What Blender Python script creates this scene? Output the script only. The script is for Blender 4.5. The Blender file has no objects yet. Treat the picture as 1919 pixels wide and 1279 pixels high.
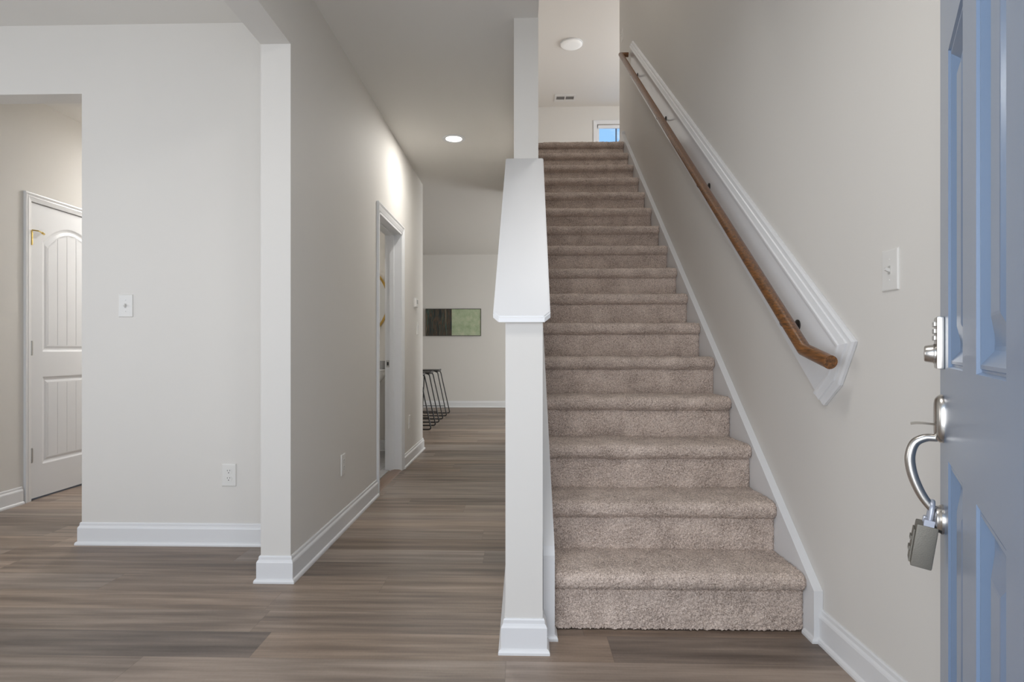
import bpy, bmesh, math, random
import numpy as np
from mathutils import Vector, Matrix

random.seed(7)
rng = np.random.default_rng(11)
S = bpy.context.scene
COL = S.collection
R = math.radians

# ------------------------------------------------------------------ camera
cam_d = bpy.data.cameras.new('camera')
cam = bpy.data.objects.new('camera', cam_d)
COL.objects.link(cam)
cam.location = (0, 0, 1.03)
cam.rotation_euler = (R(90), 0, R(1.5))
cam_d.sensor_width = 36
cam_d.lens = 1118 / 1919 * 36
cam_d.shift_x = 13 / 1919
cam_d.shift_y = 17.5 / 1919
cam_d.clip_start = .02
S.camera = cam

# ------------------------------------------------------------------ view, world
S.view_settings.view_transform = 'Standard'
S.view_settings.look = 'None'
S.view_settings.gamma = 1
S.view_settings.use_curve_mapping = False
S.view_settings.exposure = 0.16
S.cycles.use_denoising = True
S.cycles.max_bounces = 14
S.cycles.diffuse_bounces = 10
S.cycles.sample_clamp_indirect = 6

w = bpy.data.worlds.new('sky')
S.world = w
w.use_nodes = True
nt = w.node_tree
for n in list(nt.nodes):
    nt.nodes.remove(n)
o_ = nt.nodes.new('ShaderNodeOutputWorld')
bg = nt.nodes.new('ShaderNodeBackground')
tc = nt.nodes.new('ShaderNodeTexCoord')
no = nt.nodes.new('ShaderNodeTexNoise')
no.inputs['Scale'].default_value = 9
no.inputs['Detail'].default_value = 5
mp = nt.nodes.new('ShaderNodeMapping')
mp.inputs['Scale'].default_value = (1, 1, 3.5)
cr = nt.nodes.new('ShaderNodeValToRGB')
cr.color_ramp.elements[0].position = .50
cr.color_ramp.elements[0].color = (.30, .56, .93, 1)
cr.color_ramp.elements[1].position = .72
cr.color_ramp.elements[1].color = (.85, .90, .98, 1)
nt.links.new(tc.outputs['Generated'], mp.inputs['Vector'])
nt.links.new(mp.outputs[0], no.inputs['Vector'])
nt.links.new(no.outputs['Fac'], cr.inputs[0])
nt.links.new(cr.outputs[0], bg.inputs['Color'])
bg.inputs['Strength'].default_value = 1.0
nt.links.new(bg.outputs[0], o_.inputs[0])


def area(name, loc, direction, sx, sy, power, col=(1, 1, 1), spread=180):
    d = bpy.data.lights.new(name, 'AREA')
    d.shape = 'RECTANGLE'
    d.size, d.size_y = sx, sy
    d.energy = power
    d.color = col
    d.spread = R(spread)
    o = bpy.data.objects.new(name, d)
    o.location = loc
    o.rotation_euler = Vector(direction).to_track_quat('-Z', 'Y').to_euler()
    COL.objects.link(o)
    return o


# daylight through the open front door, the front room window, the vanity and recessed lamps, and added fill panels
POWER = dict(entry_daylight=33, entry_left_fill=76, front_room_window_daylight=.5, front_room_side_fill=24, rear_room_fill=150,
             kitchen_fill=8, landing_fill=66, back_hall_fill=30, bathroom_vanity_light=12, hall_end_fill=2.5,
             foyer_fill=11, stairwell_fill=15, recessed_light_glow=13)
area('entry_daylight', (-.15, -.7, 1.2), (0, 1, 0), 1.5, 2.0, POWER['entry_daylight'], (1, .975, .94))
area('entry_left_fill', (-2.6, -1.2, 1.35), (.75, 1, .02), 2.6, 2.6, POWER['entry_left_fill'], (1, .975, .94))  # added slanted outdoor panel, lifts the right wall through the doorway
area('front_room_window_daylight', (-3.1, .50, 1.45), (.25, 1, 0), 2.6, 1.7, POWER['front_room_window_daylight'], (1, .985, .96))
area('front_room_side_fill', (-4.95, 1.5, 1.45), (1, .05, 0), 2.0, 1.9, POWER['front_room_side_fill'], (1, .985, .96))  # added fill from the left, the wall behind it has no window
area('rear_room_fill', (3.7, 8.8, 1.5), (-1, -.1, 0), 2.6, 1.9, POWER['rear_room_fill'], (.95, .985, 1))  # added fill for the rear room, no glazing is built here
area('kitchen_fill', (-5.4, 8.6, 1.6), (1, 0, 0), 2.4, 1.5, POWER['kitchen_fill'], (1, .985, .96))  # added fill on the kitchen side, not a real window
area('landing_fill', (3.6, 8.6, 4.5), (-1, -.05, 0), 2.4, 1.5, POWER['landing_fill'], (.96, .985, 1))  # added side fill for the landing, away from its actual window
area('back_hall_fill', (-2.75, 5.4, 2.7), (0, 0, -1), .3, .3, POWER['back_hall_fill'], (1, .985, .96))  # added overhead panel to brighten the back hall, no fixture
area('bathroom_vanity_light', (-1.65, 5.9, 2.15), (-.2, -1, -.4), .5, .12, POWER['bathroom_vanity_light'], (1, .985, .96))
area('hall_end_fill', (-.5, 7.4, 2.74), (0, 0, -1), .16, .16, POWER['hall_end_fill'], (1, .985, .96))  # small added fill past the hall wall, no lamp there
area('foyer_fill', (-.1, 1.25, 2.70), (0, 0, -1), .35, .35, POWER['foyer_fill'], (1, .985, .96))  # made-up overhead source, brightens the foyer and lower steps
area('stairwell_fill', (.55, 3.9, 5.48), (0, 0, -1), .35, .35, POWER['stairwell_fill'], (1, .985, .96))  # made-up source high in the stairwell, brightens wall and upper steps

# ------------------------------------------------------------------ materials
MATS = {}


def new_mat(name):
    m = bpy.data.materials.new(name)
    m.use_nodes = True
    b = m.node_tree.nodes['Principled BSDF']
    return m, m.node_tree, b


def node(nt, typ, **kw):
    n = nt.nodes.new(typ)
    for k, v in kw.items():
        setattr(n, k, v)
    return n


def simple(name, col, rough=.5, metal=0., bump=0., bscale=400, mottling=0., spec=.5, coat=0.):
    m, t, b = new_mat(name)
    b.inputs['Base Color'].default_value = (*col, 1)
    b.inputs['Roughness'].default_value = rough
    b.inputs['Metallic'].default_value = metal
    b.inputs['Specular IOR Level'].default_value = spec
    b.inputs['Coat Weight'].default_value = coat
    b.inputs['Coat Roughness'].default_value = .25
    tcn = node(t, 'ShaderNodeTexCoord')
    if bump:
        n = node(t, 'ShaderNodeTexNoise')
        n.inputs['Scale'].default_value = bscale
        n.inputs['Detail'].default_value = 3
        bp = node(t, 'ShaderNodeBump')
        bp.inputs['Strength'].default_value = bump
        bp.inputs['Distance'].default_value = .002
        t.links.new(tcn.outputs['Object'], n.inputs['Vector'])
        t.links.new(n.outputs['Fac'], bp.inputs['Height'])
        t.links.new(bp.outputs[0], b.inputs['Normal'])
    if mottling:
        n = node(t, 'ShaderNodeTexNoise')
        n.inputs['Scale'].default_value = 3
        n.inputs['Detail'].default_value = 4
        mx = node(t, 'ShaderNodeMix', data_type='RGBA')
        mx.inputs[6].default_value = (*[c * (1 - mottling) for c in col], 1)
        mx.inputs[7].default_value = (*[min(1, c * (1 + mottling)) for c in col], 1)
        t.links.new(tcn.outputs['Object'], n.inputs['Vector'])
        t.links.new(n.outputs['Fac'], mx.inputs[0])
        t.links.new(mx.outputs[2], b.inputs['Base Color'])
    MATS[name] = m
    return m


WALL = simple('greige_wall_paint', (.64, .62, .588), .7, bump=.06, bscale=260, mottling=.012)
CEIL = simple('ceiling_paint', (.68, .662, .63), .85, bump=.05, bscale=300)
TRIM = simple('white_trim_paint', (.69, .695, .705), .36, bump=.01, bscale=120)
TRIMG = simple('glossy_white_trim_paint', (.74, .75, .765), .16)
WDOOR = simple('white_door_paint', (.72, .73, .75), .35)
BLUE = simple('blue_door_paint', (.145, .215, .335), .3, bump=.03, bscale=500, spec=.7, coat=.45)
PLATE = simple('white_plastic', (.68, .67, .645), .35)
DARK = simple('dark_slot', (.02, .02, .02), .6)
NICKEL = simple('satin_nickel', (.60, .58, .55), .27, 1.0)
NICKELD = simple('dull_nickel', (.48, .47, .45), .38, 1.0)
LOCKM = simple('lockbox_casting', (.20, .19, .165), .5, .55, bump=.35, bscale=700, mottling=.3)
SHACK = simple('vinyl_coated_shackle', (.42, .45, .53), .28, .4)
BRASS = simple('polished_brass', (.62, .46, .16), .25, 1.0)
GOLD = simple('brushed_gold', (.50, .33, .10), .4, 1.0)
BLACKM = simple('black_metal', (.012, .012, .013), .4)
BLACKS = simple('black_seat', (.035, .033, .032), .45)
CERAM = simple('white_ceramic', (.8, .8, .8), .1)
GREYM = simple('grey_tumbler', (.32, .32, .32), .35, .4)
MIRR = simple('mirror_glass', (.8, .82, .82), .02, 1.0)
VINYL = simple('white_vinyl', (.75, .76, .78), .4)
VENTM = simple('vent_paint', (.68, .67, .65), .5)
VENTD = simple('vent_shadow', (.13, .12, .11), .8)


def emit(name, col, strength):
    m, t, b = new_mat(name)
    b.inputs['Base Color'].default_value = (.8, .8, .78, 1)
    b.inputs['Emission Color'].default_value = (*col, 1)
    b.inputs['Emission Strength'].default_value = strength
    return m


LAMP = emit('lit_lamp', (1, .98, .92), 3.2)
OPAL = emit('opal_diffuser', (.95, .98, 1), .1)


def math_n(t, op, a, b=None, c=None):
    n = node(t, 'ShaderNodeMath', operation=op)
    for i, x in enumerate((a, b, c)):
        if x is None:
            continue
        if isinstance(x, (int, float)):
            n.inputs[i].default_value = x
        else:
            t.links.new(x, n.inputs[i])
    return n.outputs[0]


def plank_mat():
    m, t, b = new_mat('grey_brown_vinyl_plank')
    L = t.links
    tcn = node(t, 'ShaderNodeTexCoord')
    sep = node(t, 'ShaderNodeSeparateXYZ')
    L.new(tcn.outputs['Object'], sep.inputs[0])
    X, Y = sep.outputs[0], sep.outputs[1]
    W, LEN = .181, 1.22
    ry = math_n(t, 'DIVIDE', math_n(t, 'ADD', Y, .016), W)
    row = math_n(t, 'FLOOR', ry)
    fy = math_n(t, 'FRACT', ry)
    wn = node(t, 'ShaderNodeTexWhiteNoise', noise_dimensions='1D')
    L.new(row, wn.inputs['W'])
    rx = math_n(t, 'ADD', math_n(t, 'DIVIDE', X, LEN), math_n(t, 'MULTIPLY', wn.outputs['Value'], 7.3))
    px = math_n(t, 'FLOOR', rx)
    fx = math_n(t, 'FRACT', rx)
    cmb = node(t, 'ShaderNodeCombineXYZ')
    L.new(row, cmb.inputs[0])
    L.new(px, cmb.inputs[1])
    wp = node(t, 'ShaderNodeTexWhiteNoise', noise_dimensions='3D')
    L.new(cmb.outputs[0], wp.inputs['Vector'])
    # grain coordinates: stretched along the plank, shifted plank by plank
    g = node(t, 'ShaderNodeCombineXYZ')
    L.new(math_n(t, 'ADD', math_n(t, 'MULTIPLY', X, .9), math_n(t, 'MULTIPLY', wp.outputs['Value'], 37)), g.inputs[0])
    L.new(math_n(t, 'MULTIPLY', Y, 13), g.inputs[1])
    L.new(math_n(t, 'MULTIPLY', row, 3.7), g.inputs[2])
    n1 = node(t, 'ShaderNodeTexNoise')
    n1.inputs['Scale'].default_value = 1.6
    n1.inputs['Detail'].default_value = 5
    n1.inputs['Roughness'].default_value = .55
    L.new(g.outputs[0], n1.inputs['Vector'])
    g2 = node(t, 'ShaderNodeCombineXYZ')
    L.new(math_n(t, 'ADD', math_n(t, 'MULTIPLY', X, 3), math_n(t, 'MULTIPLY', wp.outputs['Value'], 11)), g2.inputs[0])
    L.new(math_n(t, 'MULTIPLY', Y, 120), g2.inputs[1])
    n2 = node(t, 'ShaderNodeTexNoise')
    n2.inputs['Scale'].default_value = 1.5
    n2.inputs['Detail'].default_value = 4
    L.new(g2.outputs[0], n2.inputs['Vector'])
    # fine cross-cut texture
    g3 = node(t, 'ShaderNodeCombineXYZ')
    L.new(math_n(t, 'MULTIPLY', X, 130), g3.inputs[0])
    L.new(math_n(t, 'MULTIPLY', Y, 60), g3.inputs[1])
    n3 = node(t, 'ShaderNodeTexNoise')
    n3.inputs['Scale'].default_value = 1
    L.new(g3.outputs[0], n3.inputs['Vector'])
    f = math_n(t, 'ADD', math_n(t, 'MULTIPLY', wp.outputs['Value'], .38),
               math_n(t, 'ADD', math_n(t, 'MULTIPLY', n1.outputs['Fac'], 1.35), math_n(t, 'MULTIPLY', n2.outputs['Fac'], .30)))
    f = math_n(t, 'ADD', f, math_n(t, 'MULTIPLY', n3.outputs['Fac'], .10))
    f = math_n(t, 'SUBTRACT', f, .56)
    ramp = node(t, 'ShaderNodeValToRGB')
    e = ramp.color_ramp.elements
    e[0].position, e[0].color = .12, (.092, .069, .056, 1)
    e[1].position, e[1].color = .85, (.35, .278, .226, 1)
    k = e.new(.45)
    k.color = (.19, .148, .119, 1)
    L.new(f, ramp.inputs[0])
    # hue shift between planks
    hs = node(t, 'ShaderNodeMix', data_type='RGBA', blend_type='MULTIPLY')
    hs.inputs[0].default_value = 1
    tint = node(t, 'ShaderNodeMix', data_type='RGBA')
    tint.inputs[6].default_value = (1.06, .98, .89, 1)
    tint.inputs[7].default_value = (.93, .99, 1.06, 1)
    L.new(wp.outputs['Color'], tint.inputs[0])
    L.new(ramp.outputs[0], hs.inputs[6])
    L.new(tint.outputs[2], hs.inputs[7])
    # narrow bevel lines between planks
    ey = math_n(t, 'MINIMUM', fy, math_n(t, 'SUBTRACT', 1, fy))
    ex = math_n(t, 'MINIMUM', fx, math_n(t, 'SUBTRACT', 1, fx))
    gy = math_n(t, 'LESS_THAN', ey, .008)
    gx = math_n(t, 'LESS_THAN', ex, .0012)
    gap = math_n(t, 'MAXIMUM', gy, gx)
    mx = node(t, 'ShaderNodeMix', data_type='RGBA')
    L.new(math_n(t, 'MULTIPLY', gap, .22), mx.inputs[0])
    L.new(hs.outputs[2], mx.inputs[6])
    mx.inputs[7].default_value = (.04, .03, .026, 1)
    L.new(mx.outputs[2], b.inputs['Base Color'])
    L.new(math_n(t, 'ADD', .30, math_n(t, 'MULTIPLY', n2.outputs['Fac'], .22)), b.inputs['Roughness'])
    b.inputs['Specular IOR Level'].default_value = .45
    bp = node(t, 'ShaderNodeBump')
    bp.inputs['Strength'].default_value = .25
    bp.inputs['Distance'].default_value = .001
    hh = math_n(t, 'SUBTRACT', math_n(t, 'ADD', n2.outputs['Fac'], math_n(t, 'MULTIPLY', n3.outputs['Fac'], .5)), math_n(t, 'MULTIPLY', gap, 1.2))
    L.new(hh, bp.inputs['Height'])
    L.new(bp.outputs[0], b.inputs['Normal'])
    return m


def carpet_mat():
    m, t, b = new_mat('beige_cut_pile_carpet')
    L = t.links
    tcn = node(t, 'ShaderNodeTexCoord')
    n1 = node(t, 'ShaderNodeTexNoise')
    n1.inputs['Scale'].default_value = 235
    n1.inputs['Detail'].default_value = 3
    n1.inputs['Roughness'].default_value = .7
    L.new(tcn.outputs['Object'], n1.inputs['Vector'])
    n2 = node(t, 'ShaderNodeTexNoise')
    n2.inputs['Scale'].default_value = 11
    n2.inputs['Detail'].default_value = 4
    L.new(tcn.outputs['Object'], n2.inputs['Vector'])
    v = node(t, 'ShaderNodeTexVoronoi')
    v.inputs['Scale'].default_value = 150
    L.new(tcn.outputs['Object'], v.inputs['Vector'])
    r1 = node(t, 'ShaderNodeValToRGB')
    e = r1.color_ramp.elements
    e[0].position, e[0].color = .33, (.23, .178, .148, 1)
    e[1].position, e[1].color = .66, (.86, .735, .65, 1)
    k = e.new(.5)
    k.color = (.60, .495, .43, 1)
    f = math_n(t, 'ADD', math_n(t, 'MULTIPLY', n1.outputs['Fac'], .85), math_n(t, 'MULTIPLY', n2.outputs['Fac'], .22))
    f = math_n(t, 'SUBTRACT', f, .005)
    f = math_n(t, 'SUBTRACT', f, math_n(t, 'MULTIPLY', v.outputs['Distance'], .10))
    L.new(f, r1.inputs[0])
    L.new(r1.outputs[0], b.inputs['Base Color'])
    b.inputs['Roughness'].default_value = .95
    b.inputs['Specular IOR Level'].default_value = .1
    b.inputs['Sheen Weight'].default_value = .15
    b.inputs['Sheen Roughness'].default_value = .5
    bp = node(t, 'ShaderNodeBump')
    bp.inputs['Strength'].default_value = .55
    bp.inputs['Distance'].default_value = .005
    L.new(math_n(t, 'ADD', n1.outputs['Fac'], math_n(t, 'MULTIPLY', v.outputs['Distance'], -.5)), bp.inputs['Height'])
    L.new(bp.outputs[0], b.inputs['Normal'])
    return m


def wood_mat():
    m, t, b = new_mat('stained_oak')
    L = t.links
    tcn = node(t, 'ShaderNodeTexCoord')
    mp = node(t, 'ShaderNodeMapping')
    mp.inputs['Rotation'].default_value = (R(-37.5), 0, 0)
    mp.inputs['Scale'].default_value = (60, 5, 60)
    L.new(tcn.outputs['Object'], mp.inputs['Vector'])
    n = node(t, 'ShaderNodeTexNoise')
    n.inputs['Scale'].default_value = 2.2
    n.inputs['Detail'].default_value = 6
    n.inputs['Distortion'].default_value = .6
    L.new(mp.outputs[0], n.inputs['Vector'])
    r = node(t, 'ShaderNodeValToRGB')
    e = r.color_ramp.elements
    e[0].position, e[0].color = .33, (.055, .022, .007, 1)
    e[1].position, e[1].color = .68, (.25, .10, .026, 1)
    L.new(n.outputs['Fac'], r.inputs[0])
    L.new(r.outputs[0], b.inputs['Base Color'])
    b.inputs['Roughness'].default_value = .3
    b.inputs['Coat Weight'].default_value = .12
    b.inputs['Coat Roughness'].default_value = .12
    return m


def tile_mat():
    m, t, b = new_mat('marbled_floor_tile')
    L = t.links
    tcn = node(t, 'ShaderNodeTexCoord')
    br = node(t, 'ShaderNodeTexBrick')
    br.offset = 0
    br.inputs['Scale'].default_value = 1
    br.inputs['Brick Width'].default_value = .3
    br.inputs['Row Height'].default_value = .3
    br.inputs['Mortar Size'].default_value = .004
    br.inputs['Color1'].default_value = (.5, .5, .5, 1)
    br.inputs['Color2'].default_value = (.44, .44, .45, 1)
    br.inputs['Mortar'].default_value = (.25, .25, .25, 1)
    n = node(t, 'ShaderNodeTexNoise')
    n.inputs['Scale'].default_value = 5
    n.inputs['Detail'].default_value = 8
    n.inputs['Distortion'].default_value = 1.5
    L.new(tcn.outputs['Object'], br.inputs['Vector'])
    L.new(tcn.outputs['Object'], n.inputs['Vector'])
    mx = node(t, 'ShaderNodeMix', data_type='RGBA', blend_type='MULTIPLY')
    mx.inputs[0].default_value = .6
    L.new(br.outputs['Color'], mx.inputs[6])
    L.new(n.outputs['Fac'], mx.inputs[7])
    L.new(mx.outputs[2], b.inputs['Base Color'])
    b.inputs['Roughness'].default_value = .3
    return m


def streak_mat(name, stops, scale, mscale, rough=.7):
    m, t, b = new_mat(name)
    L = t.links
    tcn = node(t, 'ShaderNodeTexCoord')
    mp = node(t, 'ShaderNodeMapping')
    mp.inputs['Scale'].default_value = mscale
    n = node(t, 'ShaderNodeTexNoise')
    n.inputs['Scale'].default_value = scale
    n.inputs['Detail'].default_value = 6
    n.inputs['Roughness'].default_value = .62
    L.new(tcn.outputs['Object'], mp.inputs[0])
    L.new(mp.outputs[0], n.inputs['Vector'])
    r = node(t, 'ShaderNodeValToRGB')
    e = r.color_ramp.elements
    e[0].position, e[0].color = stops[0][0], (*stops[0][1], 1)
    e[1].position, e[1].color = stops[-1][0], (*stops[-1][1], 1)
    for p, c in stops[1:-1]:
        k = e.new(p)
        k.color = (*c, 1)
    L.new(n.outputs['Fac'], r.inputs[0])
    L.new(r.outputs[0], b.inputs['Base Color'])
    b.inputs['Roughness'].default_value = rough
    return m


PLANK, CARPET, OAK, TILE = plank_mat(), carpet_mat(), wood_mat(), tile_mat()
ARTD = streak_mat('dark_streaked_paint', [(.32, (.012, .011, .009)), (.42, (.022, .035, .035)), (.48, (.10, .065, .04)), (.53, (.025, .022, .018)), (.58, (.05, .09, .075)), (.64, (.13, .09, .055)), (.74, (.30, .22, .15))], 2.4, (8, 1, .7))
ARTG = streak_mat('pale_green_paint', [(.3, (.27, .34, .20)), (.5, (.37, .44, .29)), (.7, (.48, .51, .36))], 9, (1, 1, 1))
GLASS, gt, gb = new_mat('window_glass')
gb.inputs['Base Color'].default_value = (1, 1, 1, 1)
gb.inputs['Roughness'].default_value = 0
gb.inputs['Transmission Weight'].default_value = 1
gb.inputs['IOR'].default_value = 1.02

# ------------------------------------------------------------------ mesh helpers


def link(o, parent=None):
    COL.objects.link(o)
    if parent is not None:
        o.parent = parent
    return o


def obj(name, bm, mat, parent=None, smooth=False, angle=None):
    """bm in world coordinates; if the parent is an Empty the mesh is moved into the parent's space."""
    me = bpy.data.meshes.new(name)
    bmesh.ops.recalc_face_normals(bm, faces=bm.faces[:])
    bm.to_mesh(me)
    bm.free()
    for m in (mat if isinstance(mat, (list, tuple)) else [mat]):
        me.materials.append(m)
    if smooth:
        me.shade_smooth()
        if angle:
            me.set_sharp_from_angle(angle=R(angle))
    o = bpy.data.objects.new(name, me)
    link(o, parent)
    if parent is not None:
        mw = world_of(parent)
        me.transform(mw.inverted())
    return o


def world_of(o):
    m = o.matrix_basis.copy()
    if o.parent is not None:
        m = world_of(o.parent) @ m
    return m


def thing(name, label, cat, loc=(0, 0, 0), rotz=0, group=None):
    o = bpy.data.objects.new(name, None)
    o.empty_display_size = .05
    o.location = loc
    o.rotation_euler = (0, 0, rotz)
    o['label'] = label
    o['category'] = cat
    if group:
        o['group'] = group
    return link(o)


def tag(o, label, cat, group=None, kind=None):
    o['label'] = label
    o['category'] = cat
    if group:
        o['group'] = group
    if kind:
        o['kind'] = kind
    return o


def struct(o, label=None, cat=None):
    o['kind'] = 'structure'
    if label:
        o['label'] = label
        o['category'] = cat
    return o


def add_box(bm, x0, x1, y0, y1, z0, z1, M=None):
    vs = [bm.verts.new((x, y, z)) for x in (x0, x1) for y in (y0, y1) for z in (z0, z1)]
    for f in ((0, 1, 3, 2), (4, 6, 7, 5), (0, 4, 5, 1), (2, 3, 7, 6), (0, 2, 6, 4), (1, 5, 7, 3)):
        bm.faces.new([vs[i] for i in f])
    if M is not None:
        for v in vs:
            v.co = M @ v.co
    return vs


def bx(x0, x1, y0, y1, z0, z1, bevel=0, M=None, seg=2):
    bm = bmesh.new()
    add_box(bm, x0, x1, y0, y1, z0, z1)
    if bevel:
        bmesh.ops.bevel(bm, geom=bm.edges[:], offset=bevel, segments=seg, profile=.6, affect='EDGES')
    if M is not None:
        bm.transform(M)
    return bm


def boxes(lst):
    bm = bmesh.new()
    for b in lst:
        add_box(bm, *b)
    return bm


def prism(pts, axis, a, b):
    """polygon pts in the plane normal to axis, extruded from a to b. axis x -> (y,z), y -> (x,z), z -> (x,y)"""
    bm = bmesh.new()

    def P(p, t):
        return {'x': (t, p[0], p[1]), 'y': (p[0], t, p[1]), 'z': (p[0], p[1], t)}[axis]
    v0 = [bm.verts.new(P(p, a)) for p in pts]
    v1 = [bm.verts.new(P(p, b)) for p in pts]
    bm.faces.new(v0)
    bm.faces.new(v1[::-1])
    n = len(pts)
    for i in range(n):
        bm.faces.new((v0[i], v1[i], v1[(i + 1) % n], v0[(i + 1) % n]))
    return bm


def sweep(path, prof, frame=None, closed=False, cap=True):
    """mitred sweep: path of 2-D points (u,v), prof of (out, up); out is to the LEFT of the walking direction.
    frame maps (u, v, w) to world."""
    if frame is None:
        frame = lambda u, v, w: (u, v, w)
    n = len(path)
    bm = bmesh.new()
    rings = []
    for i, p in enumerate(path):
        p = Vector(p)
        d1 = (p - Vector(path[i - 1])).normalized() if (i > 0 or closed) else None
        d2 = (Vector(path[(i + 1) % n]) - p).normalized() if (i < n - 1 or closed) else None
        d1 = d1 or d2
        d2 = d2 or d1
        n1, n2 = Vector((-d1.y, d1.x)), Vector((-d2.y, d2.x))
        m = (n1 + n2)
        m = m / (1 + n1.dot(n2))
        rings.append([bm.verts.new(frame(p.x + m.x * o, p.y + m.y * o, h)) for o, h in prof])
    k = len(prof)
    for i in range(n if closed else n - 1):
        a, b = rings[i], rings[(i + 1) % n]
        for j in range(k):
            bm.faces.new((a[j], a[(j + 1) % k], b[(j + 1) % k], b[j]))
    if cap and not closed:
        bm.faces.new(rings[0])
        bm.faces.new(rings[-1][::-1])
    return bm


def add_tube(bm, pts, r, seg=12, cap=True, radii=None, miter=True):
    pts = [Vector(p) for p in pts]
    rings = []
    prev = None
    for i, p in enumerate(pts):
        d1 = (p - pts[i - 1]).normalized() if i else (pts[1] - p).normalized()
        d2 = (pts[i + 1] - p).normalized() if i < len(pts) - 1 else d1
        t = (d1 + d2).normalized()
        if prev is None:
            up = Vector((0, 0, 1)) if abs(t.z) < .9 else Vector((1, 0, 0))
            u = t.cross(up).normalized()
        else:
            u = (prev - t * prev.dot(t)).normalized()
        prev = u
        v = t.cross(u)
        rr = radii[i] if radii else r
        ch = max(.35, d1.dot(t))
        ring = []
        for k in range(seg):
            a = 2 * math.pi * k / seg
            off = u * math.cos(a) * rr + v * math.sin(a) * rr
            if miter and ch < .999:
                bend = (d2 - d1)
                if bend.length > 1e-6:
                    bd = bend.normalized()
                    off = off + bd * off.dot(bd) * (1 / ch - 1)
            ring.append(bm.verts.new(p + off))
        rings.append(ring)
    for a, b in zip(rings, rings[1:]):
        for k in range(seg):
            bm.faces.new((a[k], a[(k + 1) % seg], b[(k + 1) % seg], b[k]))
    if cap:
        bm.faces.new(rings[0][::-1])
        bm.faces.new(rings[-1])


def tube(pts, r, seg=12, **k):
    bm = bmesh.new()
    add_tube(bm, pts, r, seg, **k)
    return bm


def smooth_path(pts, n=8):
    """Catmull-Rom through pts"""
    P = [Vector(p) for p in pts]
    P = [P[0] * 2 - P[1]] + P + [P[-1] * 2 - P[-2]]
    out = []
    for i in range(1, len(P) - 2):
        for k in range(n):
            t = k / n
            a, b, c, d = P[i - 1:i + 3]
            out.append(.5 * ((2 * b) + (c - a) * t + (2 * a - 5 * b + 4 * c - d) * t * t + (3 * b - a - 3 * c + d) * t ** 3))
    out.append(P[-2])
    return out


def lathe(prof, M=None, seg=32, cap=True):
    """prof of (radius, height) about local z"""
    bm = bmesh.new()
    rings = [[bm.verts.new((r * math.cos(2 * math.pi * k / seg), r * math.sin(2 * math.pi * k / seg), h)) for k in range(seg)] for r, h in prof]
    for a, b in zip(rings, rings[1:]):
        for k in range(seg):
            bm.faces.new((a[k], a[(k + 1) % seg], b[(k + 1) % seg], b[k]))
    if cap:
        bm.faces.new(rings[0][::-1])
        bm.faces.new(rings[-1])
    if M is not None:
        bm.transform(M)
    return bm


def axis_to(direction, loc=(0, 0, 0)):
    return Matrix.Translation(loc) @ Vector(direction).to_track_quat('Z', 'Y').to_matrix().to_4x4()


# ------------------------------------------------------------------ dimensions
XR = 1.065                      # stair side wall
XH = -1.022                     # hall wall, hall side
XHB = -1.156                    # its other side
CZ = 2.76                       # ground floor ceiling
UZ = 3.101                      # upper floor
UC = 5.54                       # upper ceiling
YL = 3.11                       # left wall plane
YB = 10.75                      # rear wall
YU = 11.06                      # upper rear wall
YE = 6.20                       # far end of the hall wall
RISE, RUN, Y1, NST = .1938, .2541, 2.205, 16
HW0 = 2.035                     # front of the half wall


def sx(y):                      # the stair wall runs a touch out of square
    return (min(y, 3.2) - HW0) * .0155


# ------------------------------------------------------------------ shell
struct(obj('floor', bx(-6.2, 4.2, .28, 11.0, -.12, 0), PLANK), 'grey-brown wood-look plank floor running across the entry and hall', 'floor')
struct(obj('floor_porch', bx(-2.2, 2.2, -2.2, .28, -.16, -.03), simple('porch_concrete', (.42, .41, .39), .8, bump=.3, bscale=60)))
struct(obj('floor_bathroom', bx(-2.2, XHB + .03, 3.62, 6.05, 0, .006), TILE))
bm = bmesh.new()
add_box(bm, -6.2, .09, .3, 11.0, CZ, CZ + .12)
add_box(bm, .09, 1.2, .3, 2.72, CZ, CZ + .12)
add_box(bm, .09, 4.2, 6.45, 11.0, CZ, CZ + .12)
struct(obj('ceiling', bm, CEIL), 'flat pale ceiling over the entry, hall and rear room', 'ceiling')
struct(obj('ceiling_upper', bx(-.2, 4.2, 2.6, 11.3, UC, UC + .12), CEIL), 'high ceiling above the stairwell and landing', 'ceiling')
struct(obj('floor_landing', boxes([(.09, 4.2, Y1 + RUN * 15 + .06, 11.2, CZ + .13, UZ + .018)]), CARPET))

# right side wall of the stairs
struct(obj('wall_right', bx(XR, XR + .12, .34, 6.46, 0, UC), WALL), 'tall wall along the right side of the stairs', 'wall')
struct(obj('wall_landing_side', boxes([(XR + .12, 4.2, 6.34, 6.46, UZ, UC), (4.1, 4.22, 6.46, 11.2, UZ, UC)]), WALL))
# upper wall above the stair opening and on its left
struct(obj('wall_stairwell_upper', boxes([(-.1, XR + .12, 2.6, 2.72, CZ + .12, UC), (-.03, .088, 2.72, 3.1, CZ + .12, UC)]), WALL))


# half wall + full wall beside the stairs
def skew_box(x0, x1, y0, y1, z0, z1):
    b = boxes([(x0, x1, y0, y1, z0, z1)])
    for v in b.verts:
        v.co.x += sx(v.co.y)
    return b


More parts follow.
